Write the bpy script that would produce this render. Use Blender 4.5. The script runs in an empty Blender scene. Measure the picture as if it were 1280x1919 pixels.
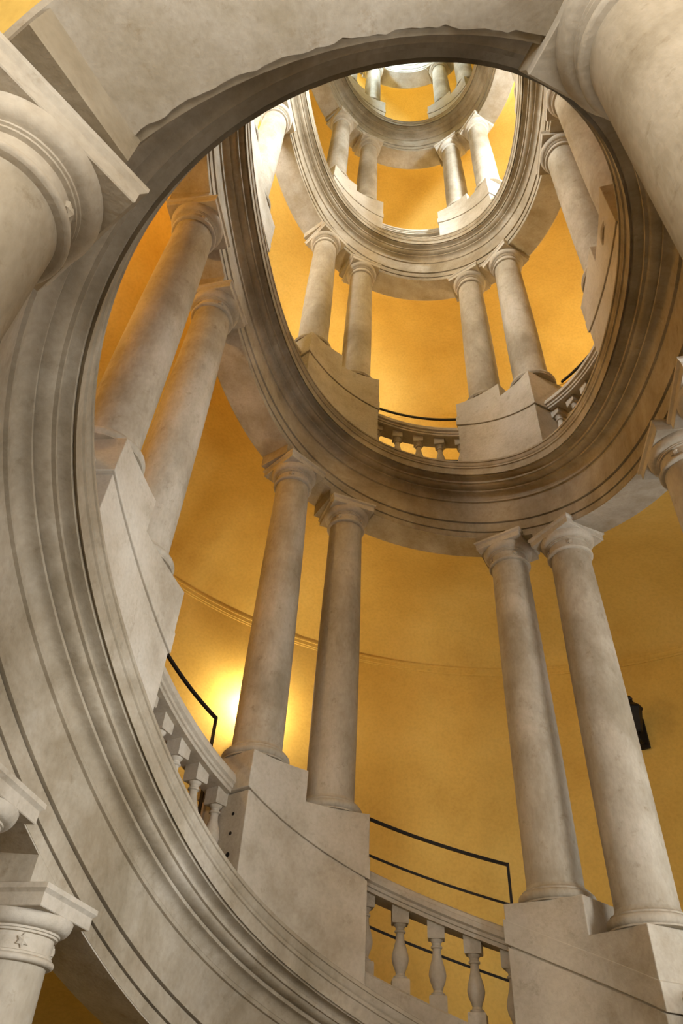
import bpy, bmesh, math, random
from mathutils import Vector, Matrix
random.seed(7)
PI = math.pi
TAU = 2 * PI
scene = bpy.context.scene
COL = scene.collection

# ------------------------------------------------------------------ camera
FPX = 1321.83
CAM = Vector((0.34428, -3.55953, 0.83502))
yaw, pitch, roll = -0.222994, 0.745953, 0.067917
fwd = Vector((math.sin(yaw) * math.cos(pitch), math.cos(yaw) * math.cos(pitch), math.sin(pitch)))
rt = Vector((math.cos(yaw), -math.sin(yaw), 0))
up = rt.cross(fwd)
cr, sr = math.cos(roll), math.sin(roll)
X_ = cr * rt + sr * up
Y_ = -sr * rt + cr * up
cam_data = bpy.data.cameras.new('camera')
cam = bpy.data.objects.new('camera', cam_data)
COL.objects.link(cam)
cam_data.sensor_fit = 'HORIZONTAL'
cam_data.sensor_width = 36
cam_data.lens = 36 * FPX / 1280
cam_data.clip_start = 0.02
Z_ = -fwd
M = Matrix(((X_.x, Y_.x, Z_.x, CAM.x), (X_.y, Y_.y, Z_.y, CAM.y), (X_.z, Y_.z, Z_.z, CAM.z), (0, 0, 0, 1)))
cam.matrix_world = M
scene.camera = cam

# ------------------------------------------------------------------ oval helix
EA, EB, E3, G3, K2, KS, PITCH = 1.777745, 2.577634, -0.066039, -0.014218, -0.003847, -0.000722, 6.0


def lipz(t):
    return PITCH * (t / TAU + KS * math.sin(2 * t) + K2 * math.cos(2 * t))


def frame(t):
    dx = -EA * (math.sin(t) + 3 * E3 * math.sin(3 * t))
    dy = EB * (math.cos(t) + 3 * G3 * math.cos(3 * t))
    s = math.hypot(dx, dy)
    return (EA * (math.cos(t) + E3 * math.cos(3 * t)), EB * (math.sin(t) + G3 * math.sin(3 * t)),
            dy / s, -dx / s, s)


def pos(t, n, h):
    """n metres outward from the well-side lip, h metres above the lip of the beam"""
    x, y, nx, ny, _ = frame(t)
    return Vector((x + n * nx, y + n * ny, lipz(t) + h))


def plan(t, n, z):
    x, y, nx, ny, _ = frame(t)
    return Vector((x + n * nx, y + n * ny, z))


NW = 3.4          # wall offset
ZTOP = 31.0

# ------------------------------------------------------------------ world, daylight, exposure
world = bpy.data.worlds.new('world')
scene.world = world
world.use_nodes = True
bg = world.node_tree.nodes['Background']
bg.inputs['Color'].default_value = (0.80, 0.90, 1.0, 1)
bg.inputs['Strength'].default_value = 0.8


def area_light(name, loc, target, sx, sy, power, color):
    d = bpy.data.lights.new(name, 'AREA')
    d.shape = 'RECTANGLE'
    d.size = sx
    d.size_y = sy
    d.energy = power
    d.color = color
    o = bpy.data.objects.new(name, d)
    COL.objects.link(o)
    o.location = loc
    o.rotation_euler = (Vector(target) - Vector(loc)).to_track_quat('-Z', 'Y').to_euler()
    return o


DAY = [(1.0, 0.97, 0.92), (0.82, 0.91, 1.0), (0.88, 0.94, 1.0), (0.93, 0.96, 1.0), (0.78, 0.89, 1.0), (0.58, 0.79, 1.0), (0.58, 0.79, 1.0)]
# openings in the outer wall: (t centre, half width in t, z low, z high)
WINDOWS = [
    (-1.50, 0.50, 1.85, 3.15),     # unseen high window behind the camera, placed and widened to light soffit and columns
    (0.52, 0.15, 0.9, 3.3),         # right, by the foot of the flight; unseen, added to brighten the pedestals
    (-2.30, 0.20, 11.0, 13.2),      # near left, second flight
    (-0.62, 0.18, 0.6, 3.2),         # right, lowest flight
    (-0.42, 0.17, 13.2, 16.0),       # right, third flight
    (-0.85, 0.15, 22.0, 25.4),      # upper, near right
    (3.6, 0.15, 23.2, 26.4),        # upper, left
]
WPOW = [240, 110, 900, 540, 2900, 4300, 4300]
for i, (tc, hw, z0, z1) in enumerate(WINDOWS):
    zc = (z0 + z1) / 2
    a = plan(tc, NW + (0.7 if i == 3 else 0.30), zc)
    b = plan(tc, NW - 1.0, zc - 0.0)
    w = (plan(tc - hw, NW, 0) - plan(tc + hw, NW, 0)).length
    area_light('daylight', a, b, w * 0.96, (z1 - z0) * 0.96, WPOW[i], DAY[i])

vs = scene.view_settings
vs.view_transform = 'Standard'
vs.look = 'None'
vs.exposure = -0.10
vs.gamma = 1.0
vs.use_curve_mapping = False


# ------------------------------------------------------------------ materials
def new_mat(name):
    m = bpy.data.materials.new(name)
    m.use_nodes = True
    nt = m.node_tree
    return m, nt, nt.nodes['Principled BSDF']


def plaster(name, c0, c1, c2, scale=2.0, rough=0.85, bump=0.25, fine=38.0, stretch=(1, 1, 1), spots=0.0, spot_col=(0.2, 0.15, 0.1), grime=0.0):
    m, nt, b = new_mat(name)
    N, Lk = nt.nodes, nt.links
    geo = N.new('ShaderNodeNewGeometry')
    mp = N.new('ShaderNodeMapping')
    mp.inputs['Scale'].default_value = stretch
    Lk.new(geo.outputs['Position'], mp.inputs['Vector'])
    n1 = N.new('ShaderNodeTexNoise')
    n1.inputs['Scale'].default_value = scale
    n1.inputs['Detail'].default_value = 7
    n1.inputs['Roughness'].default_value = 0.62
    Lk.new(mp.outputs[0], n1.inputs['Vector'])
    r1 = N.new('ShaderNodeValToRGB')
    e = r1.color_ramp.elements
    e[0].position = 0.32
    e[0].color = (*c0, 1)
    e[1].position = 0.72
    e[1].color = (*c2, 1)
    k = e.new(0.52)
    k.color = (*c1, 1)
    Lk.new(n1.outputs['Fac'], r1.inputs['Fac'])
    n2 = N.new('ShaderNodeTexNoise')
    n2.inputs['Scale'].default_value = fine
    n2.inputs['Detail'].default_value = 4
    Lk.new(mp.outputs[0], n2.inputs['Vector'])
    mx = N.new('ShaderNodeMix')
    mx.data_type = 'RGBA'
    mx.blend_type = 'MULTIPLY'
    mx.inputs['Factor'].default_value = 0.22
    r2 = N.new('ShaderNodeValToRGB')
    r2.color_ramp.elements[0].position = 0.3
    r2.color_ramp.elements[0].color = (0.55, 0.52, 0.48, 1)
    r2.color_ramp.elements[1].position = 0.6
    r2.color_ramp.elements[1].color = (1, 1, 1, 1)
    Lk.new(n2.outputs['Fac'], r2.inputs['Fac'])
    Lk.new(r1.outputs['Color'], mx.inputs['A'])
    Lk.new(r2.outputs['Color'], mx.inputs['B'])
    out = mx.outputs['Result']
    if spots > 0:
        n3 = N.new('ShaderNodeTexNoise')
        n3.inputs['Scale'].default_value = scale * 4.3
        n3.inputs['Detail'].default_value = 5
        n3.inputs['Roughness'].default_value = 0.75
        Lk.new(geo.outputs['Position'], n3.inputs['Vector'])
        r3 = N.new('ShaderNodeValToRGB')
        r3.color_ramp.elements[0].position = 0.58
        r3.color_ramp.elements[0].color = (0, 0, 0, 1)
        r3.color_ramp.elements[1].position = 0.74
        r3.color_ramp.elements[1].color = (spots, spots, spots, 1)
        Lk.new(n3.outputs['Fac'], r3.inputs['Fac'])
        m3 = N.new('ShaderNodeMix')
        m3.data_type = 'RGBA'
        Lk.new(r3.outputs['Color'], m3.inputs['Factor'])
        Lk.new(out, m3.inputs['A'])
        m3.inputs['B'].default_value = (*spot_col, 1)
        out = m3.outputs['Result']
    if grime > 0:
        n4 = N.new('ShaderNodeTexNoise')
        n4.inputs['Scale'].default_value = 0.75
        n4.inputs['Detail'].default_value = 9
        n4.inputs['Roughness'].default_value = 0.68
        n4.inputs['Distortion'].default_value = 0.6
        Lk.new(geo.outputs['Position'], n4.inputs['Vector'])
        r4 = N.new('ShaderNodeValToRGB')
        r4.color_ramp.elements[0].position = 0.40
        r4.color_ramp.elements[0].color = (1 - grime, 1 - grime * 1.08, 1 - grime * 1.25, 1)
        r4.color_ramp.elements[1].position = 0.60
        r4.color_ramp.elements[1].color = (1, 1, 1, 1)
        Lk.new(n4.outputs['Fac'], r4.inputs['Fac'])
        m4 = N.new('ShaderNodeMix')
        m4.data_type = 'RGBA'
        m4.blend_type = 'MULTIPLY'
        m4.inputs['Factor'].default_value = 1.0
        Lk.new(out, m4.inputs['A'])
        Lk.new(r4.outputs['Color'], m4.inputs['B'])
        out = m4.outputs['Result']
    Lk.new(out, b.inputs['Base Color'])
    b.inputs['Roughness'].default_value = rough
    b.inputs['Specular IOR Level'].default_value = 0.25
    if bump:
        bp = N.new('ShaderNodeBump')
        bp.inputs['Strength'].default_value = bump
        bp.inputs['Distance'].default_value = 0.02
        Lk.new(n2.outputs['Fac'], bp.inputs['Height'])
        Lk.new(bp.outputs['Normal'], b.inputs['Normal'])
    return m


MAT = {}
MAT['stone'] = plaster('travertine', (0.40, 0.335, 0.24), (0.53, 0.465, 0.365), (0.60, 0.545, 0.45), 1.6, 0.8, 0.16, 34, spots=0.5, spot_col=(0.26, 0.20, 0.12), grime=0.12)
MAT['shaft'] = plaster('column_stone', (0.34, 0.285, 0.20), (0.48, 0.42, 0.325), (0.58, 0.52, 0.425), 2.4, 0.75, 0.12, 42, (1, 1, 0.45), spots=0.6, spot_col=(0.24, 0.185, 0.11), grime=0.25)
MAT['beam'] = plaster('beam_stone', (0.33, 0.265, 0.175), (0.45, 0.385, 0.285), (0.53, 0.47, 0.38), 1.3, 0.8, 0.14, 30, spots=0.5, spot_col=(0.20, 0.15, 0.08), grime=0.35)
MAT['soffit'] = plaster('rough_plaster', (0.36, 0.30, 0.205), (0.46, 0.40, 0.31), (0.54, 0.485, 0.395), 3.0, 0.9, 0.10, 45, spots=0.7, spot_col=(0.29, 0.22, 0.13), grime=0.18)
MAT['wall'] = plaster('ochre_plaster', (0.58, 0.375, 0.085), (0.66, 0.445, 0.11), (0.72, 0.505, 0.145), 0.9, 0.8, 0.08, 26)
MAT['step'] = plaster('step_stone', (0.16, 0.14, 0.11), (0.20, 0.175, 0.14), (0.25, 0.22, 0.18), 2, 0.7, 0.1, 30)


def simple(name, col, rough=0.5, metal=0.0):
    m, nt, b = new_mat(name)
    N, Lk = nt.nodes, nt.links
    geo = N.new('ShaderNodeNewGeometry')
    n = N.new('ShaderNodeTexNoise')
    n.inputs['Scale'].default_value = 40
    Lk.new(geo.outputs['Position'], n.inputs['Vector'])
    r = N.new('ShaderNodeValToRGB')
    r.color_ramp.elements[0].color = (col[0] * .7, col[1] * .7, col[2] * .7, 1)
    r.color_ramp.elements[1].color = (*col, 1)
    Lk.new(n.outputs['Fac'], r.inputs['Fac'])
    Lk.new(r.outputs['Color'], b.inputs['Base Color'])
    b.inputs['Roughness'].default_value = rough
    b.inputs['Metallic'].default_value = metal
    return m


MAT['iron'] = simple('black_iron', (0.02, 0.016, 0.014), 0.5, 0.6)
MAT['frame'] = simple('painted_wood', (0.25, 0.22, 0.18), 0.6)
m, nt, b = new_mat('lamp_glass')
b.inputs['Base Color'].default_value = (1, 0.85, 0.6, 1)
b.inputs['Emission Color'].default_value = (1, 0.72, 0.32, 1)
b.inputs['Emission Strength'].default_value = 6
MAT['glow'] = m
m, nt, b = new_mat('dark_glass')
b.inputs['Base Color'].default_value = (0.02, 0.02, 0.02, 1)
b.inputs['Roughness'].default_value = 0.1
MAT['darkglass'] = m


# ------------------------------------------------------------------ mesh helpers
def finish(me, angle=32):
    bm = bmesh.new()
    bm.from_mesh(me)
    bmesh.ops.recalc_face_normals(bm, faces=bm.faces)
    lim = math.radians(angle)
    for f in bm.faces:
        f.smooth = True
    for e in bm.edges:
        if len(e.link_faces) != 2 or e.calc_face_angle(0) > lim:
            e.smooth = False
    bm.to_mesh(me)
    bm.free()
    return me


def mesh(name, verts, faces, angle=32):
    me = bpy.data.meshes.new(name)
    me.from_pydata([tuple(v) for v in verts], [], faces)
    return finish(me, angle)


def obj(name, me, mat, parent=None, kind=None):
    if mat is not None and not me.materials:
        me.materials.append(MAT[mat])
    o = bpy.data.objects.new(name, me)
    COL.objects.link(o)
    if parent is not None:
        o.parent = parent
    if kind:
        o['kind'] = kind
    return o


def thing(name, label, cat, loc=(0, 0, 0), rz=0.0, group=None):
    o = bpy.data.objects.new(name, None)
    o.empty_display_size = 0.2
    COL.objects.link(o)
    o.location = loc
    o.rotation_euler = (0, 0, rz)
    o['label'] = label
    o['category'] = cat
    if group:
        o['group'] = group
    return o


def sweep(name, profile, t0, t1, dt, closed=False, caps=False, origin=(0, 0, 0), angle=32, absz=False):
    """profile: list of (n, h) swept along the helix"""
    k = max(1, int(math.ceil((t1 - t0) / dt)))
    V, F = [], []
    m_ = len(profile)
    O = Vector(origin)
    for i in range(k + 1):
        t = t0 + (t1 - t0) * i / k
        for (n, h) in profile:
            V.append((plan(t, n, h) if absz else pos(t, n, h)) - O)
    lim = m_ if closed else m_ - 1
    for i in range(k):
        for j in range(lim):
            a = i * m_ + j
            b_ = i * m_ + (j + 1) % m_
            F.append((a, b_, b_ + m_, a + m_))
    if closed and caps:
        F.append(tuple(range(m_)))
        F.append(tuple(k * m_ + j for j in reversed(range(m_))))
    return mesh(name, V, F, angle)


def cblock(name, t0, t1, n0, n1, zlo, zhi, origin=(0, 0, 0), dt=0.04, bev=0.0):
    """curved block; zlo and zhi are functions of t giving absolute heights"""
    k = max(1, int(math.ceil((t1 - t0) / dt)))
    O = Vector(origin)
    V, F = [], []
    for i in range(k + 1):
        t = t0 + (t1 - t0) * i / k
        for n, z in ((n0, zlo(t)), (n1, zlo(t)), (n1, zhi(t)), (n0, zhi(t))):
            V.append(plan(t, n, z) - O)
    for i in range(k):
        for j in range(4):
            a, b_ = i * 4 + j, i * 4 + (j + 1) % 4
            F.append((a, b_, b_ + 4, a + 4))
    F.append((0, 1, 2, 3))
    F.append((k * 4 + 3, k * 4 + 2, k * 4 + 1, k * 4))
    me = mesh(name, V, F)
    if bev > 0:
        bm = bmesh.new()
        bm.from_mesh(me)
        es = [e for e in bm.edges if not e.smooth]
        bmesh.ops.bevel(bm, geom=es, offset=bev, segments=2, profile=0.5, affect='EDGES', clamp_overlap=True)
        bm.to_mesh(me)
        bm.free()
        finish(me, 40)
    return me


def lathe(name, prof, seg=40, angle=32, cap=True):
    V, F = [], []
    for (r, z) in prof:
        for j in range(seg):
            a = TAU * j / seg
            V.append((r * math.cos(a), r * math.sin(a), z))
    for i in range(len(prof) - 1):
        for j in range(seg):
            a, b_ = i * seg + j, i * seg + (j + 1) % seg
            F.append((a, b_, b_ + seg, a + seg))
    if cap:
        F.append(tuple(reversed(range(seg))))
        F.append(tuple((len(prof) - 1) * seg + j for j in range(seg)))
    return mesh(name, V, F, angle)


def box(name, x0, x1, y0, y1, z0, z1, bev=0.0):
    V = [(x0, y0, z0), (x1, y0, z0), (x1, y1, z0), (x0, y1, z0), (x0, y0, z1), (x1, y0, z1), (x1, y1, z1), (x0, y1, z1)]
    F = [(0, 3, 2, 1), (4, 5, 6, 7), (0, 1, 5, 4), (1, 2, 6, 5), (2, 3, 7, 6), (3, 0, 4, 7)]
    me = mesh(name, V, F)
    if bev:
        bm = bmesh.new()
        bm.from_mesh(me)
        bmesh.ops.bevel(bm, geom=bm.edges[:], offset=bev, segments=2, profile=0.5, affect='EDGES')
        bm.to_mesh(me)
        bm.free()
        finish(me, 40)
    return me


def tube(name, pts, r, seg=8, square=False):
    V, F = [], []
    n = len(pts)
    pts = [Vector(p) for p in pts]
    sg = 4 if square else seg
    for i, p in enumerate(pts):
        d = (pts[min(i + 1, n - 1)] - pts[max(i - 1, 0)]).normalized()
        ref = Vector((0, 0, 1)) if abs(d.z) < 0.95 else Vector((1, 0, 0))
        u = d.cross(ref).normalized()
        v = u.cross(d)
        for j in range(sg):
            a = TAU * (j + (0.5 if square else 0)) / sg
            V.append(p + r * (1.414 if square else 1) * (math.cos(a) * u + math.sin(a) * v))
    for i in range(n - 1):
        for j in range(sg):
            a, b_ = i * sg + j, i * sg + (j + 1) % sg
            F.append((a, b_, b_ + sg, a + sg))
    F.append(tuple(range(sg)))
    F.append(tuple((n - 1) * sg + j for j in reversed(range(sg))))
    return mesh(name, V, F, 40)


def quarter(n0, h0, n1, h1, k=5, bulge=1):
    """curved bit of moulding between two profile points; bulge 1 = ovolo, -1 = cavetto"""
    out = []
    for i in range(k + 1):
        a = PI / 2 * i / k
        if bulge > 0:
            out.append((n0 + (n1 - n0) * math.sin(a), h0 + (h1 - h0) * (1 - math.cos(a))))
        else:
            out.append((n0 + (n1 - n0) * (1 - math.cos(a)), h0 + (h1 - h0) * math.sin(a)))
    return out


# ------------------------------------------------------------------ the setting: wall, vault, steps
T0, T1 = -0.75 * PI, 9.45 * PI
DT = TAU / 144

NS = 240
zs = [-4.5]
edges = sorted({-4.5, ZTOP} | {z for w in WINDOWS for z in (w[2], w[3])})
V, F = [], []
tt = [TAU * i / NS - PI for i in range(NS)]
for z in edges:
    for t in tt:
        V.append(plan(t, NW, z))


def in_win(t, z):
    for tc, hw, z0, z1 in WINDOWS:
        d = (t - tc + PI) % TAU - PI
        if abs(d) < hw and z0 < z < z1:
            return True
    return False


for i in range(len(edges) - 1):
    for j in range(NS):
        tm = tt[j] + PI / NS
        if in_win(tm, (edges[i] + edges[i + 1]) / 2):
            continue
        a, b_ = i * NS + j, i * NS + (j + 1) % NS
        F.append((a, b_, b_ + NS, a + NS))
wall = obj('wall_outer', mesh('wall_outer', V, F, 60), 'wall', kind='structure')
for i, (tc, hw, z0, z1) in enumerate(WINDOWS):
    q = math.ceil
    # stone reveal round the opening; one is deepened to narrow its light
    js = [j for j in range(NS) if in_win(tt[j] + PI / NS, (z0 + z1) / 2) and abs((tt[j] + PI / NS - tc + PI) % TAU - PI) < hw]
    ts = sorted(((tt[j] - tc + PI) % TAU - PI) + tc for j in js)
    ta, tb = ts[0], ts[-1] + TAU / NS
    nm = 'window_%d' % (i + 1)
    e = bpy.data.objects.new(nm, None)
    COL.objects.link(e)
    e['kind'] = 'structure'
    for (u0, u1, w0, w1) in ((ta - 0.03, ta, z0 - .1, z1 + .1), (tb, tb + 0.03, z0 - .1, z1 + .1), (ta, tb, z0 - .1, z0), (ta, tb, z1, z1 + .1)):
        obj('surround', cblock('surround', u0, u1, NW - 0.05, NW + (1.15 if i == 3 else 0.45), lambda t, a=w0: a, lambda t, a=w1: a, dt=0.02), 'stone', e)

# barrel vault under each flight
vault = []
for i in range(15):
    s = i / 14
    n = 0.74 + (NW + 0.02 - 0.74) * s
    base = -0.955 + (-1.10 + 0.955) * s
    vault.append((n, base + 0.78 * math.sqrt(max(0, 1 - (2 * s - 1) ** 2)) ** 1.0))
obj('ceiling', sweep('ceiling', vault, T0, T1, DT, angle=60), 'wall', kind='structure')
# steps
NST = 54
V, F = [], []
k0, k1 = int(T0 / TAU * NST), int((T1) / TAU * NST)
for k in range(k0, k1):
    ta, tb = TAU * k / NST, TAU * (k + 1) / NST
    z = lipz(tb) + 0.02
    zl = lipz(ta) + 0.02
    b0 = len(V)
    V += [plan(ta, 0.70, zl), plan(ta, NW + .02, zl), plan(ta, NW + .02, z), plan(ta, 0.70, z), plan(tb, 0.70, z), plan(tb, NW + .02, z)]
    F += [(b0, b0 + 1, b0 + 2, b0 + 3), (b0 + 3, b0 + 2, b0 + 5, b0 + 4)]
obj('floor', mesh('floor', V, F), 'step', kind='structure')
# wall moulding at the springing of the vault
mo = [(NW + .03, -1.18), (NW - 0.012, -1.175), (NW - 0.014, -1.15), (NW - 0.022, -1.145), (NW - 0.022, -1.09), (NW - 0.030, -1.085), (NW - 0.032, -1.06), (NW + 0.03, -1.05)]
obj('trim_1', sweep('trim_1', mo, T0, T1, DT), 'wall', kind='structure')
V, F = [], []
for j in range(NS):
    V.append(plan(tt[j], NW + 0.1, -4.4))
obj('floor_ground', mesh('floor_ground', V, [tuple(range(NS))]), 'step', kind='structure')
# flat crown over the stair with an open oculus
ring = []
V, F = [], []
for j in range(NS):
    V.append(plan(tt[j], 0.1, ZTOP))
    V.append(plan(tt[j], NW + .3, ZTOP))
for j in range(NS):
    a, b_ = 2 * j, 2 * ((j + 1) % NS)
    F.append((a, b_, b_ + 1, a + 1))
obj('ceiling_crown', mesh('ceiling_crown', V, F), 'wall', kind='structure')

# ------------------------------------------------------------------ the spiral beam
TB0, TB1 = -0.2 * PI, 9.42 * PI
beam = thing('spiral_beam', 'continuous pale stone spiral beam with moulded cornice coiling up around the open oval well', 'beam')
arch = [(0.40, -1.000), (0.311, -1.004), (0.309, -0.934), (0.330, -0.932), (0.330, -0.924), (0.298, -0.922), (0.295, -0.804), (0.318, -0.802), (0.318, -0.794), (0.278, -0.791)]
obj('architrave', sweep('architrave', arch, TB0, TB1, DT), 'beam', beam)
# plaster skin under the beam, its well-side edge broken and uneven
V, F = [], []
nn = int((TB1 - TB0) / 0.011)
rj = random.Random(3)
jit = 0.0
for i in range(nn + 1):
    t = TB0 + (TB1 - TB0) * i / nn
    jit = 0.7 * jit + 0.3 * rj.uniform(0.0, 0.034) + (rj.uniform(0, 0.016) if rj.random() < 0.25 else 0)
    jw = jit * max(0.0, min(1.0, (t - 3.7) / 0.3, (5.8 - t) / 0.3))
    for n, h in ((0.752, -0.93), (0.752, -0.965), (0.735, -0.985), (0.45, -1.006), (0.312 + jw, -1.014), (0.314 + jw, -0.999)):
        V.append(pos(t, n, h))
for i in range(nn):
    for j in range(5):
        a = i * 6 + j
        F.append((a, a + 1, a + 7, a + 6))
obj('soffit', mesh('soffit', V, F), 'soffit', beam)
obj('frieze', sweep('frieze', [(0.278, -0.791), (0.278, -0.482)], TB0, TB1, DT), 'beam', beam)
bedm = [(0.278, -0.482), (0.258, -0.478), (0.258, -0.452), (0.266, -0.449)] + quarter(0.262, -0.445, 0.205, -0.372, 5, -1) + \
       [(0.188, -0.368), (0.188, -0.345), (0.200, -0.342)] + quarter(0.195, -0.338, 0.118, -0.300, 5, 1) + [(0.098, -0.298), (0.096, -0.276)]
obj('bed_moulding', sweep('bed_moulding', bedm, TB0, TB1, DT), 'beam', beam)
coro = [(0.096, -0.276), (0.125, -0.270)] + quarter(0.120, -0.262, 0.045, -0.232, 5, -1) + [(0.040, -0.205), (0.022, -0.222), (0.020, -0.125), (0.008, -0.119), (0.008, -0.098),
        (0.018, -0.094)] + quarter(0.018, -0.090, 0.004, -0.034, 4, 1) + [(-0.006, -0.030), (-0.006, -0.004), (0.0, 0.0), (0.30, 0.02), (0.80, 0.02)]
obj('corona', sweep('corona', coro, TB0, TB1, DT), 'beam', beam)

# ------------------------------------------------------------------ columns
CT = [3.3425, 3.0300, 2.2503, 1.9617, 1.2473, 0.9785]
CT = CT + [t + (PI if t < PI * 0.9 else -PI) for t in CT]      # the oval repeats after half a turn
CT = [t + (-0.026 if 3.9 < t < 4.6 else 0.027 if 4.9 < t < 5.6 else 0) for t in (u % TAU for u in CT)]
CT = sorted(t % TAU for t in CT)                                # 0.2, 0.98, 1.25, ... 6.17
ND = 0.465
ABT = -1.055          # abacus top below the upper lip
HB = {-1: 1.35, 0: 1.35, 1: 1.62, 2: 1.66, 3: 1.70, 4: 1.70}   # shaft foot above the lower lip
JO = {-1: 0.79, 0: 0.79, 1: 0.90, 2: 0.92, 3: 0.92, 4: 0.92}   # top of the pedestal die
BASEH = 0.145

BASE_ME = lathe('base', [(0.296, 0), (0.296, 0.012)] + [(0.276 + 0.028 * math.cos(a), 0.048 + 0.036 * math.sin(a)) for a in [-1.2 + 2.5 * i / 8 for i in range(9)]] +
                [(0.272, 0.088), (0.272, 0.100), (0.262, 0.103), (0.248, 0.112), (0.237, 0.126), (0.230, BASEH)], 48)
CAP_PROF = [(0.198, 0.0), (0.216, 0.002)] + [(0.214 + 0.017 * math.cos(a), 0.018 + 0.016 * math.sin(a)) for a in [-1.5 + 3.0 * i / 6 for i in range(7)]] + \
           [(0.212, 0.036), (0.212, 0.046), (0.200, 0.050), (0.199, 0.125), (0.214, 0.128), (0.214, 0.138), (0.222, 0.140), (0.222, 0.150), (0.230, 0.152)]
CAP_PROF += [(0.230 + 0.042 * math.sin(a), 0.152 + 0.062 * (1 - math.cos(a))) for a in [PI / 2 * i / 6 for i in range(1, 7)]]
CAP_ME = lathe('capital', CAP_PROF + [(0.268, 0.218)], 48)
CAPH = 0.216


def square_prism(name, prof):
    """stack of square outlines (half width, z)"""
    V, F = [], []
    for r, z in prof:
        V += [(-r, -r, z), (r, -r, z), (r, r, z), (-r, r, z)]
    for i in range(len(prof) - 1):
        for j in range(4):
            a, b_ = i * 4 + j, i * 4 + (j + 1) % 4
            F.append((a, b_, b_ + 4, a + 4))
    F.append((3, 2, 1, 0))
    k = (len(prof) - 1) * 4
    F.append((k, k + 1, k + 2, k + 3))
    return mesh(name, V, F, 20)


AB_ME = square_prism('abacus', [(0.258, 0), (0.262, 0.004), (0.262, 0.062), (0.265, 0.066), (0.279, 0.080), (0.279, 0.104), (0.273, 0.107)])
ABH = 0.107


def rosette_mesh():
    V, F = [(0, 0, 0.022)], []
    n = 12
    for i in range(n):
        a = TAU * i / n
        r = 0.034 if i % 2 == 0 else 0.020
        V.append((r * math.cos(a), r * math.sin(a), 0.010))
    for i in range(n):
        a = TAU * i / n
        r = 0.036 if i % 2 == 0 else 0.022
        V.append((r * math.cos(a), r * math.sin(a), -0.006))
    for i in range(n):
        j = (i + 1) % n
        F.append((0, 1 + i, 1 + j))
        F.append((1 + i, 1 + n + i, 1 + n + j, 1 + j))
    return mesh('rosette', V, F)


ROS_ME = rosette_mesh()
SHAFTS = {}


def shaft_mesh(L):
    key = round(L, 3)
    if key not in SHAFTS:
        pr = []
        for i in range(15):
            s = i / 14
            r = 0.228 - 0.032 * max(0, (s - 0.25) / 0.75) ** 1.6
            pr.append((r, L * s))
        SHAFTS[key] = lathe('shaft', pr, 48)
    return SHAFTS[key]


def make_column(t, k, label, group=None, rosettes=False):
    tl, tu = t + TAU * k, t + TAU * (k + 1)
    foot = plan(tl, ND, lipz(tl) + HB[k] - BASEH)
    abt = lipz(tu) + ABT
    _, _, nx, ny, _ = frame(t)
    rz = math.atan2(ny, nx)
    c = thing('stone_column', label, 'column', foot, rz, group)
    H = abt - foot.z
    L = H - BASEH - CAPH - ABH
    obj('base', BASE_ME, 'shaft', c)
    s = obj('shaft', shaft_mesh(L), 'shaft', c)
    s.location.z = BASEH
    cp = obj('capital', CAP_ME, 'stone', c)
    cp.location.z = BASEH + L
    ab = obj('abacus', AB_ME, 'stone', cp)
    ab.location.z = CAPH
    if rosettes:
        for q in range(4):
            a = PI / 4 + q * PI / 2
            r = obj('rosette', ROS_ME, 'stone', cp)
            r.location = (0.200 * math.cos(a), 0.200 * math.sin(a), 0.088)
            r.rotation_euler = (0, PI / 2, a)
    # wedge between the level abacus and the sloping beam
    s_arc = frame(tu)[4] + ND
    hw = 0.272
    V, F = [], []
    tl_, th_ = tu - hw / (frame(tu)[4] + ND * 0.6), tu + hw / (frame(tu)[4] + ND * 0.6)
    inv = Matrix.Translation(foot) @ Matrix.Rotation(rz, 4, 'Z')
    inv = inv.inverted()
    KK = 4
    for i in range(KK + 1):
        tq = tl_ + (th_ - tl_) * i / KK
        for n, z in ((0.312, abt - 0.002), (0.725, abt - 0.002), (0.725, lipz(tq) - 0.975), (0.312, lipz(tq) - 1.0)):
            V.append(inv @ plan(tq, n, max(z, abt)))
    for i in range(KK):
        for j in range(4):
            a, b_ = i * 4 + j, i * 4 + (j + 1) % 4
            F.append((a, b_, b_ + 4, a + 4))
    F += [(0, 1, 2, 3), (KK * 4 + 3, KK * 4 + 2, KK * 4 + 1, KK * 4)]
    obj('impost_block', mesh('impost_block', V, F, 25), 'beam', c)
    return c


# ------------------------------------------------------------------ pedestals, balustrades, iron rails
PAIRS = [(CT[11] - TAU, CT[0])] + [(CT[2 * i - 1], CT[2 * i]) for i in range(1, 6)]
PDL = [0.135, 0.088, 0.123, 0.142, 0.12, 0.12]     # pedestal length past its lower column
PDH = [0.12, 0.145, 0.107, 0.095, 0.12, 0.12]     # and past its upper one


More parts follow.
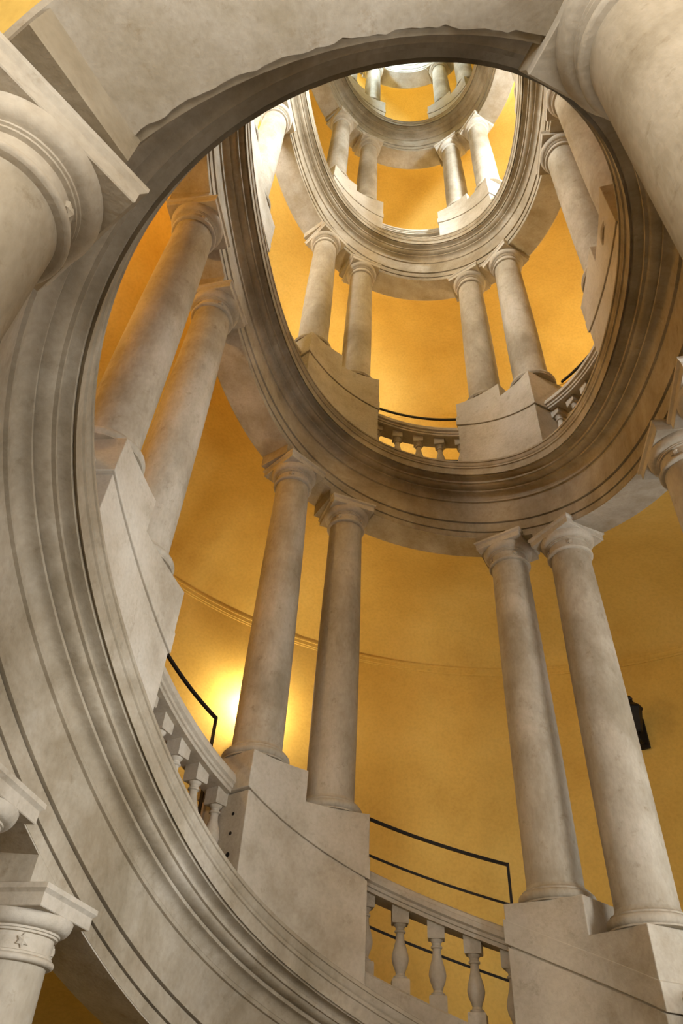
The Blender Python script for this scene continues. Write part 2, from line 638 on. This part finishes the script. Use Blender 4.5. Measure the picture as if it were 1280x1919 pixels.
def make_pedestal(ta, tb, k, label, group=None, i=0):
    a, b_ = ta + TAU * k, tb + TAU * k
    mid = (a + b_) / 2
    org = plan(mid, ND, lipz(mid))
    pe = thing('column_pedestal', label, 'pedestal', org, 0, group)
    u0, u1 = a - PDL[i], b_ + PDH[i]
    J = JO[k]
    obj('die', cblock('die', u0 + 0.008, u1 - 0.008, 0.195, 0.78, lambda t: lipz(t) + 0.0, lambda t: lipz(t) + J - 0.012, org, bev=0.006), 'stone', pe)
    obj('joint', cblock('joint', u0 + 0.016, u1 - 0.016, 0.205, 0.77, lambda t: lipz(t) + J - 0.02, lambda t: lipz(t) + J + 0.02, org), 'stone', pe)
    obj('cap', cblock('cap', u0, u1, 0.183, 0.795, lambda t: lipz(t) + J, lambda t: lipz(t) + J + 0.17, org, bev=0.006), 'stone', pe)
    half = 0.330
    for tc in (a, b_):
        s = frame(tc)[4] + 0.3
        low = 0.10 if i in (0, 3) else 0.04 if i == 2 else 0
        high = 0.22 if i in (0, 3) and tc == a else 0
        v0, v1 = tc - (half + low) / s, tc + (half + high) / s
        zt = lipz(tc) + HB[k] - BASEH
        v0, v1 = max(v0, u0 + 0.004), min(v1, u1 - 0.004)
        obj('plinth', cblock('plinth', v0, v1, 0.186, 0.79, lambda t: min(lipz(t) + J + 0.16, zt - 0.02), lambda t: zt, org, bev=0.008), 'stone', pe)
    if i == 2 and k == 0:
        for n_, h_, r_ in ((0.335, 0.60, 0.013), (0.335, 0.45, 0.014), (0.33, 0.29, 0.019)):
            c0, c1 = plan(u1 - 0.012, n_, lipz(u1) + h_) - org, plan(u1 - 0.0065, n_, lipz(u1) + h_) - org
            obj('drill_hole', tube('drill_hole', [c0, c1], r_, 12), 'iron', pe)
    return pe


def baluster_mesh(H):
    """vase baluster of height H between its square blocks"""
    b0, b1 = 0.10, H - 0.10
    L = b1 - b0
    pr = [(0.052, 0), (0.055, 0.02), (0.055, 0.05), (0.042, 0.065), (0.036, 0.10), (0.044, 0.16), (0.062, 0.26), (0.070, 0.36), (0.066, 0.44), (0.052, 0.56), (0.038, 0.68),
          (0.033, 0.78), (0.034, 0.82), (0.046, 0.835), (0.046, 0.865), (0.036, 0.88), (0.036, 0.92), (0.050, 0.96), (0.055, 1.0)]
    return lathe('vase', [(r, b0 + L * z) for r, z in pr], 20, 40)


BAL = {}


def make_balustrade(u0, u1, k, label, group=None):
    J = JO[k]
    R0, R1 = (J - 0.02, J + 0.145)
    mid = (u0 + u1) / 2
    org = plan(mid, 0.35, lipz(mid))
    ba = thing('stone_balustrade', label, 'balustrade', org, 0, group)
    q = 0.135
    rail = [(0.245, R0), (0.245, R0 + 0.03), (0.230, R0 + 0.035), (0.228, R0 + 0.06), (0.205, R0 + 0.075), (0.205, R0 + 0.115), (0.215, R0 + 0.12), (0.222, R0 + 0.15), (0.25, R1),
            (0.48, R1), (0.508, R0 + 0.15), (0.515, R0 + 0.12), (0.525, R0 + 0.115), (0.525, R0 + 0.075), (0.502, R0 + 0.06), (0.50, R0 + 0.035), (0.485, R0 + 0.03), (0.485, R0)]
    rail = [(n + q, h) for n, h in rail]
    obj('handrail', sweep('handrail', rail, u0, u1, 0.03, True, True, org), 'stone', ba)
    obj('base_rail', sweep('base_rail', [(0.30, 0.0), (0.30, 0.16), (0.315, 0.175), (0.64, 0.175), (0.655, 0.16), (0.655, 0.0)], u0, u1, 0.03, True, True, org), 'stone', ba)
    arc = (u1 - u0) * (frame(mid)[4] + 0.2)
    n = max(3, int(round(arc / 0.275)))
    H = R0 - 0.175
    key = round(H, 3)
    if key not in BAL:
        # the square blocks run on into the rails so that their ends follow the slope
        BAL[key] = (baluster_mesh(H), square_prism('top_block', [(0.066, H - 0.105), (0.070, H - 0.095), (0.070, H + 0.05)]), square_prism('foot_block', [(0.070, -0.05), (0.070, 0.092), (0.064, 0.102)]))
    vm, tm, fm = BAL[key]
    for i in range(n + 1):
        t = u0 + 0.012 + (u1 - u0 - 0.024) * i / n
        p = plan(t, 0.50, lipz(t) + 0.175) - org
        _, _, nx, ny, _ = frame(t)
        v = obj('baluster', vm, 'stone', ba)
        v.location = p
        v.rotation_euler = (0, 0, math.atan2(ny, nx))
        obj('top_block', tm, 'stone', v)
        obj('foot_block', fm, 'stone', v)
    return ba


def make_iron(u0, u1, k, label, group=None):
    mid = (u0 + u1) / 2
    org = plan(mid, 0.70, lipz(mid) + 1.18)
    ir = thing('iron_handrail', label, 'handrail', org, 0, group)
    d = JO[k] - 0.79
    N_ = 16
    tp = [pos(u0 + (u1 - u0) * i / N_, 0.70, 1.49 + d) - org for i in range(N_ + 1)]
    lw = [pos(u0 + (u1 - u0) * i / N_, 0.70, 1.17 + d) - org for i in range(N_ + 1)]
    obj('top_bar', tube('top_bar', tp, 0.013, square=True), 'iron', ir)
    obj('lower_bar', tube('lower_bar', lw, 0.009, square=True), 'iron', ir)
    bt = [pos(u0 + (u1 - u0) * i / N_, 0.70, 0.60 + d) - org for i in range(N_ + 1)]
    obj('bottom_bar', tube('bottom_bar', bt, 0.009, square=True), 'iron', ir)
    obj('end_post', tube('end_post', [tp[0] + Vector((0, 0, .015)), bt[0] - Vector((0, 0, 0.5))], 0.012, square=True), 'iron', ir)
    return ir


# ------------------------------------------------------------------ what stands where
def project(P):
    q = Vector(P) - CAM
    x, y, z = q.dot(X_), q.dot(Y_), q.dot(fwd)
    if z < 0.1:
        return None
    return (640 + FPX * x / z, 959.5 - FPX * y / z)


def in_frame(P, mg=120):
    p = project(P)
    return p is not None and -mg < p[0] < 1280 + mg and -mg < p[1] < 1919 + mg


def label_for(kind, i, k):
    return LABELS.get((kind, i, k), HIDDEN[kind])


LABELS = {
    ('column', 5, -1): 'stone column in the bottom left corner with a square-topped ringed capital',
    ('column', 6, -1): 'stone column cut by the left edge, its capital just above the corner column',
    ('column', 8, -1): 'huge close-up stone column in the upper left corner with ringed capital and rosette',
    ('column', 9, -1): 'huge close-up stone column with thick shaft filling the upper right corner',
    ('column', 10, -1): 'close stone column out of view beyond the huge upper right column',
    ('column', 11, -1): 'stone column barely showing at the right edge just above another cut-off capital',
    ('column', 0, 0): 'stone column cut by the right edge, only its capital and upper shaft showing',
    ('column', 1, 0): 'tall stone column beside the dark wall lantern, right one of the far right pair',
    ('column', 2, 0): 'tall stone column beside the end post of the iron handrail, left of the lantern column',
    ('column', 3, 0): 'tall stone column on the lower step of the central pedestal, right of the lamp glow',
    ('column', 4, 0): 'tall stone column covering the bright lamp glow, on the upper step of its pedestal',
    ('column', 5, 0): 'leaning stone column at left, the lower and nearer-centre one of the steep pair',
    ('column', 6, 0): 'amber-lit leaning stone column at left, the upper and outer one of the steep pair',
    ('column', 11, 0): 'stone column at upper right mostly covered by the dark beam, outer one of its pair',
    ('column', 0, 1): 'stone column at upper right, whole capital visible, inner one of the pair against the beam',
    ('column', 1, 1): 'second gallery column on the upper right pedestal, rightmost of the four above the large ring',
    ('column', 2, 1): 'second gallery column just right of the short balustrade above the large ring',
    ('column', 3, 1): 'second gallery column just left of the short balustrade above the large ring',
    ('column', 4, 1): 'second gallery column, leftmost of the four above the large ring',
    ('column', 5, 1): 'brilliant bluish white column lit by daylight at upper left of the second gallery',
    ('column', 6, 1): 'thin white sliver of column left of the brilliant daylit column',
    ('column', 0, 2): 'sliver of column at the far right of the third gallery behind the close-up capital',
    ('column', 1, 2): 'bright white third gallery column, rightmost of the four small ones',
    ('column', 2, 2): 'third gallery column second from right, next to the bright white one',
    ('column', 3, 2): 'third gallery column second from left, right of the leftmost small one',
    ('column', 4, 2): 'third gallery column, leftmost of the four small ones',
    ('column', 1, 3): 'tiny topmost gallery column furthest right, cut by the dark near beam',
    ('column', 2, 3): 'tiny pale topmost gallery column right of the topmost ochre wall',
    ('column', 3, 3): 'tiny pale topmost gallery column left of the topmost ochre wall',
    ('column', 4, 3): 'tiny topmost gallery column furthest left, cut by the dark near beam',
    ('column', 7, 0): 'stone column hidden above the left end of the near beam, outer one of its pair',
    ('column', 8, 0): 'stone column hidden above the near beam at left, inner one of its pair',
    ('column', 10, 0): 'stone column hidden above the near beam at right',
    ('column', 11, 1): 'stone column hidden at the right of the third gallery, outer one of its pair',
    ('column', 5, 2): 'stone column hidden at the left of the third gallery, inner one of its pair',
    ('column', 6, 2): 'stone column hidden at the left of the third gallery, outer one of its pair',
    ('column', 11, 2): 'stone column hidden at the right of the topmost gallery, outer one of its pair',
    ('column', 0, 3): 'stone column hidden at the right of the topmost gallery, inner one of its pair',
    ('column', 5, 3): 'stone column hidden at the left of the topmost gallery, inner one of its pair',
    ('column', 6, 3): 'stone column hidden at the left of the topmost gallery, outer one of its pair',
    ('pedestal', 4, 0): 'stone pedestal hidden behind the near beam above the upper left close-up column',
    ('pedestal', 5, 0): 'stone pedestal hidden behind the near beam above the upper right close-up column',
    ('pedestal', 4, 1): 'stone pedestal hidden at the near left of the second gallery',
    ('pedestal', 5, 1): 'stone pedestal hidden at the near right of the second gallery',
    ('pedestal', 3, 2): 'stone pedestal hidden at the far left of the third gallery',
    ('pedestal', 0, 3): 'stone pedestal hidden at the far right of the topmost gallery',
    ('pedestal', 3, 3): 'stone pedestal hidden at the far left of the topmost gallery',
    ('pedestal', 1, 0): 'large stepped stone pedestal in the lower right corner under two tall columns',
    ('pedestal', 2, 0): 'large stepped stone pedestal in the lower centre between the two balustrades',
    ('pedestal', 3, 0): 'steep narrow stone pedestal at left under the two leaning columns',
    ('pedestal', 0, 1): 'steep thin stone pedestal at upper right under the columns against the dark beam',
    ('pedestal', 1, 1): 'stepped stone pedestal right of the short balustrade above the large ring',
    ('pedestal', 2, 1): 'stepped stone pedestal left of the short balustrade above the large ring',
    ('pedestal', 3, 1): 'pale sliver of pedestal below the brilliant daylit column at upper left',
    ('pedestal', 0, 2): 'sliver of pedestal at the far right of the third gallery by the close-up capital',
    ('pedestal', 1, 2): 'small pedestal at right of the third gallery under the bright white column',
    ('pedestal', 2, 2): 'small pedestal at left of the third gallery under two small columns',
    ('pedestal', 1, 3): 'tiny pedestal at right of the topmost gallery',
    ('pedestal', 2, 3): 'tiny pedestal at left of the topmost gallery',
    ('balustrade', 1, 0): 'large stone balustrade with vase balusters at lower centre beneath the iron handrail',
    ('balustrade', 2, 0): 'steep stone balustrade at lower left, its balusters half hidden by the cornice',
    ('balustrade', 0, 1): 'dark stone balustrade curving up at right inside the large ring',
    ('balustrade', 1, 1): 'short stone balustrade at the centre inside the large ring, showing only baluster tops',
    ('balustrade', 2, 1): 'tiny end of a balustrade at the left rim of the large ring',
    ('balustrade', 1, 2): 'thin balustrade rail at the centre of the third gallery between two small pedestals',
    ('balustrade', 0, 0): 'stone balustrade just beyond the bottom right corner below the stepped pedestal',
    ('balustrade', 3, 0): 'stone balustrade above the upper left close-up capital, hidden behind the near beam',
    ('balustrade', 0, 2): 'stone balustrade hidden at right of the third gallery behind its rim',
    ('balustrade', 2, 2): 'stone balustrade hidden at left of the third gallery behind its rim',
    ('balustrade', 1, 3): 'stone balustrade hidden at the centre of the topmost gallery behind its rim',
    ('iron', 0, 0): 'black iron handrail just beyond the bottom right corner',
    ('iron', 2, 1): 'black iron rail hidden at left inside the large ring behind the leftmost gallery column',
    ('iron', 1, 2): 'thin black iron rail at the centre of the third gallery, hidden behind its balustrade',
    ('iron', 1, 0): 'black iron handrail above the large stone balustrade at lower centre',
    ('iron', 2, 0): 'short black iron handrail slanting over the steep balustrade beside the lamp glow',
    ('iron', 0, 1): 'thin black iron rail over the dark curved balustrade at right inside the large ring',
    ('iron', 1, 1): 'thin black iron rail over the short balustrade at centre inside the large ring',
}
HIDDEN = {
    'column': 'stone column of an upper gallery wholly hidden behind the coils of the beam',
    'pedestal': 'stone pedestal of an upper gallery wholly hidden behind the coils of the beam',
    'balustrade': 'stone balustrade wholly hidden behind the coils of the beam',
    'iron': 'black iron handrail wholly hidden behind the coils of the beam',
}
GROUP = {'column': 'paired stone columns of the spiral stair', 'pedestal': 'stepped pedestals under the column pairs',
         'balustrade': 'stone balustrades between the pedestals', 'iron': 'iron handrails above the balustrades'}

for k in range(-1, 4):
    for i, t in enumerate(CT):
        tl, tu = t + TAU * k, t + TAU * (k + 1)
        z0, z1 = lipz(tl) + HB[k], lipz(tu) + ABT
        if tu < TB0 + .2 or tu > TB1 - .2:
            continue
        if not any(in_frame(plan(t, ND, z0 + (z1 - z0) * s / 6)) for s in range(7)):
            continue
        make_column(t, k, label_for('column', i, k), GROUP['column'], rosettes=(k <= 0))
    for i, (ta, tb) in enumerate(PAIRS):
        mid = (ta + tb) / 2 + TAU * k
        if mid < TB0 + .3:
            continue
        if any(in_frame(pos(ta - 0.12 + TAU * k + (tb - ta + 0.24) * s / 6, 0.2, h)) for s in range(7) for h in (0, 1.3)):
            make_pedestal(ta, tb, k, label_for('pedestal', i, k), GROUP['pedestal'], i=i)
        na = PAIRS[(i + 1) % 6][0] + (TAU if i == 5 else 0)
        u0, u1 = tb + PDH[i] + TAU * k, na - PDL[(i + 1) % 6] + TAU * k
        if any(in_frame(pos(u0 + (u1 - u0) * s / 6, 0.3, h)) for s in range(7) for h in (0.2, 0.9)):
            if ('balustrade', i, k) not in LABELS:
                continue
            make_balustrade(u0, u1, k, label_for('balustrade', i, k), GROUP['balustrade'])
            if ('iron', i, k) not in LABELS:
                continue
            make_iron(u0 + 0.01, u1 - 0.01, k, label_for('iron', i, k), GROUP['iron'])


# ------------------------------------------------------------------ wall lanterns
def make_lantern(t, h, label, lit=0.0, group=None, col=(1.0, 0.84, 0.56)):
    P = pos(t, NW - 0.02, h)
    _, _, nx, ny, _ = frame(t)
    la = thing('wall_lantern', label, 'lantern', P, math.atan2(-ny, -nx), group)
    la.scale = (0.85, 0.85, 0.85)
    # +x points into the room
    obj('back_plate', box('back_plate', -0.01, 0.03, -0.07, 0.07, -0.30, 0.16, 0.008), 'iron', la)
    obj('bracket', tube('bracket', [(0.02, 0, -0.22), (0.10, 0, -0.25), (0.17, 0, -0.22), (0.20, 0, -0.15), (0.20, 0, -0.10)], 0.018, 8), 'iron', la)
    V, F = [], []
    lev = [(0.05, -0.12), (0.075, -0.10), (0.135, 0.22), (0.15, 0.235), (0.15, 0.255)]
    me = lathe('body', [(r, z) for r, z in lev], 6, 20)
    bd = obj('body', me, 'iron' if lit <= 0 else 'iron', la)
    bd.location = (0.20, 0, 0)
    rf = obj('roof', lathe('roof', [(0.16, 0.255), (0.10, 0.31), (0.05, 0.35), (0.035, 0.40), (0.045, 0.42), (0.012, 0.47)], 6, 20), 'iron', bd)
    if lit > 0:
        d = bpy.data.lights.new('lantern_light', 'POINT')
        d.energy = lit
        d.color = col
        d.shadow_soft_size = 0.07
        lo = bpy.data.objects.new('lantern_light', d)
        COL.objects.link(lo)
        lo.parent = la
        lo.location = (0.24, 0, 0.62)
    return la


LAMPS = [(2.0, 3.0, 0, 92, 'lit wall lantern behind the tall column that covers the bright glow'),
         (1.204, 3.90, 0, 0, 'dark iron wall lantern peeping out behind the far right tall column'),
         (3.75, 3.0, 0, 240, 'lit wall lantern hidden at left, casting amber light on the leaning columns'),
         (1.98, 3.0, 1, 180, 'lit wall lantern hidden behind the left column pair of the second gallery'), (1.08, 3.0, 1, 180, 'lit wall lantern hidden behind the right column pair of the second gallery'), (3.2, 3.0, 1, 60, 'lit wall lantern hidden behind the brilliant daylit column at upper left'), (0.06, 3.0, 1, 60, 'lit wall lantern hidden behind the column pair at upper right'),
         (1.98, 3.0, 2, 120, 'lit wall lantern hidden behind the left column pair of the third gallery'), (1.1, 3.0, 2, 120, 'lit wall lantern hidden behind the right column pair of the third gallery'), (3.2, 3.0, 2, 60, 'lit wall lantern hidden at the far left of the third gallery'), (0.06, 3.0, 2, 60, 'lit wall lantern hidden at the far right of the third gallery'), (1.6, 3.0, 3, 120, 'lit wall lantern hidden at the centre of the topmost gallery')]
for t, h, k, e, lb in LAMPS:
    make_lantern(t + TAU * k, h, lb or 'lit wall lantern of an upper gallery hidden behind the beam and columns', e,
                 'wall lanterns along the ochre wall', (1.0, 0.60, 0.2) if t == 3.75 else (1.0, 0.82, 0.52))
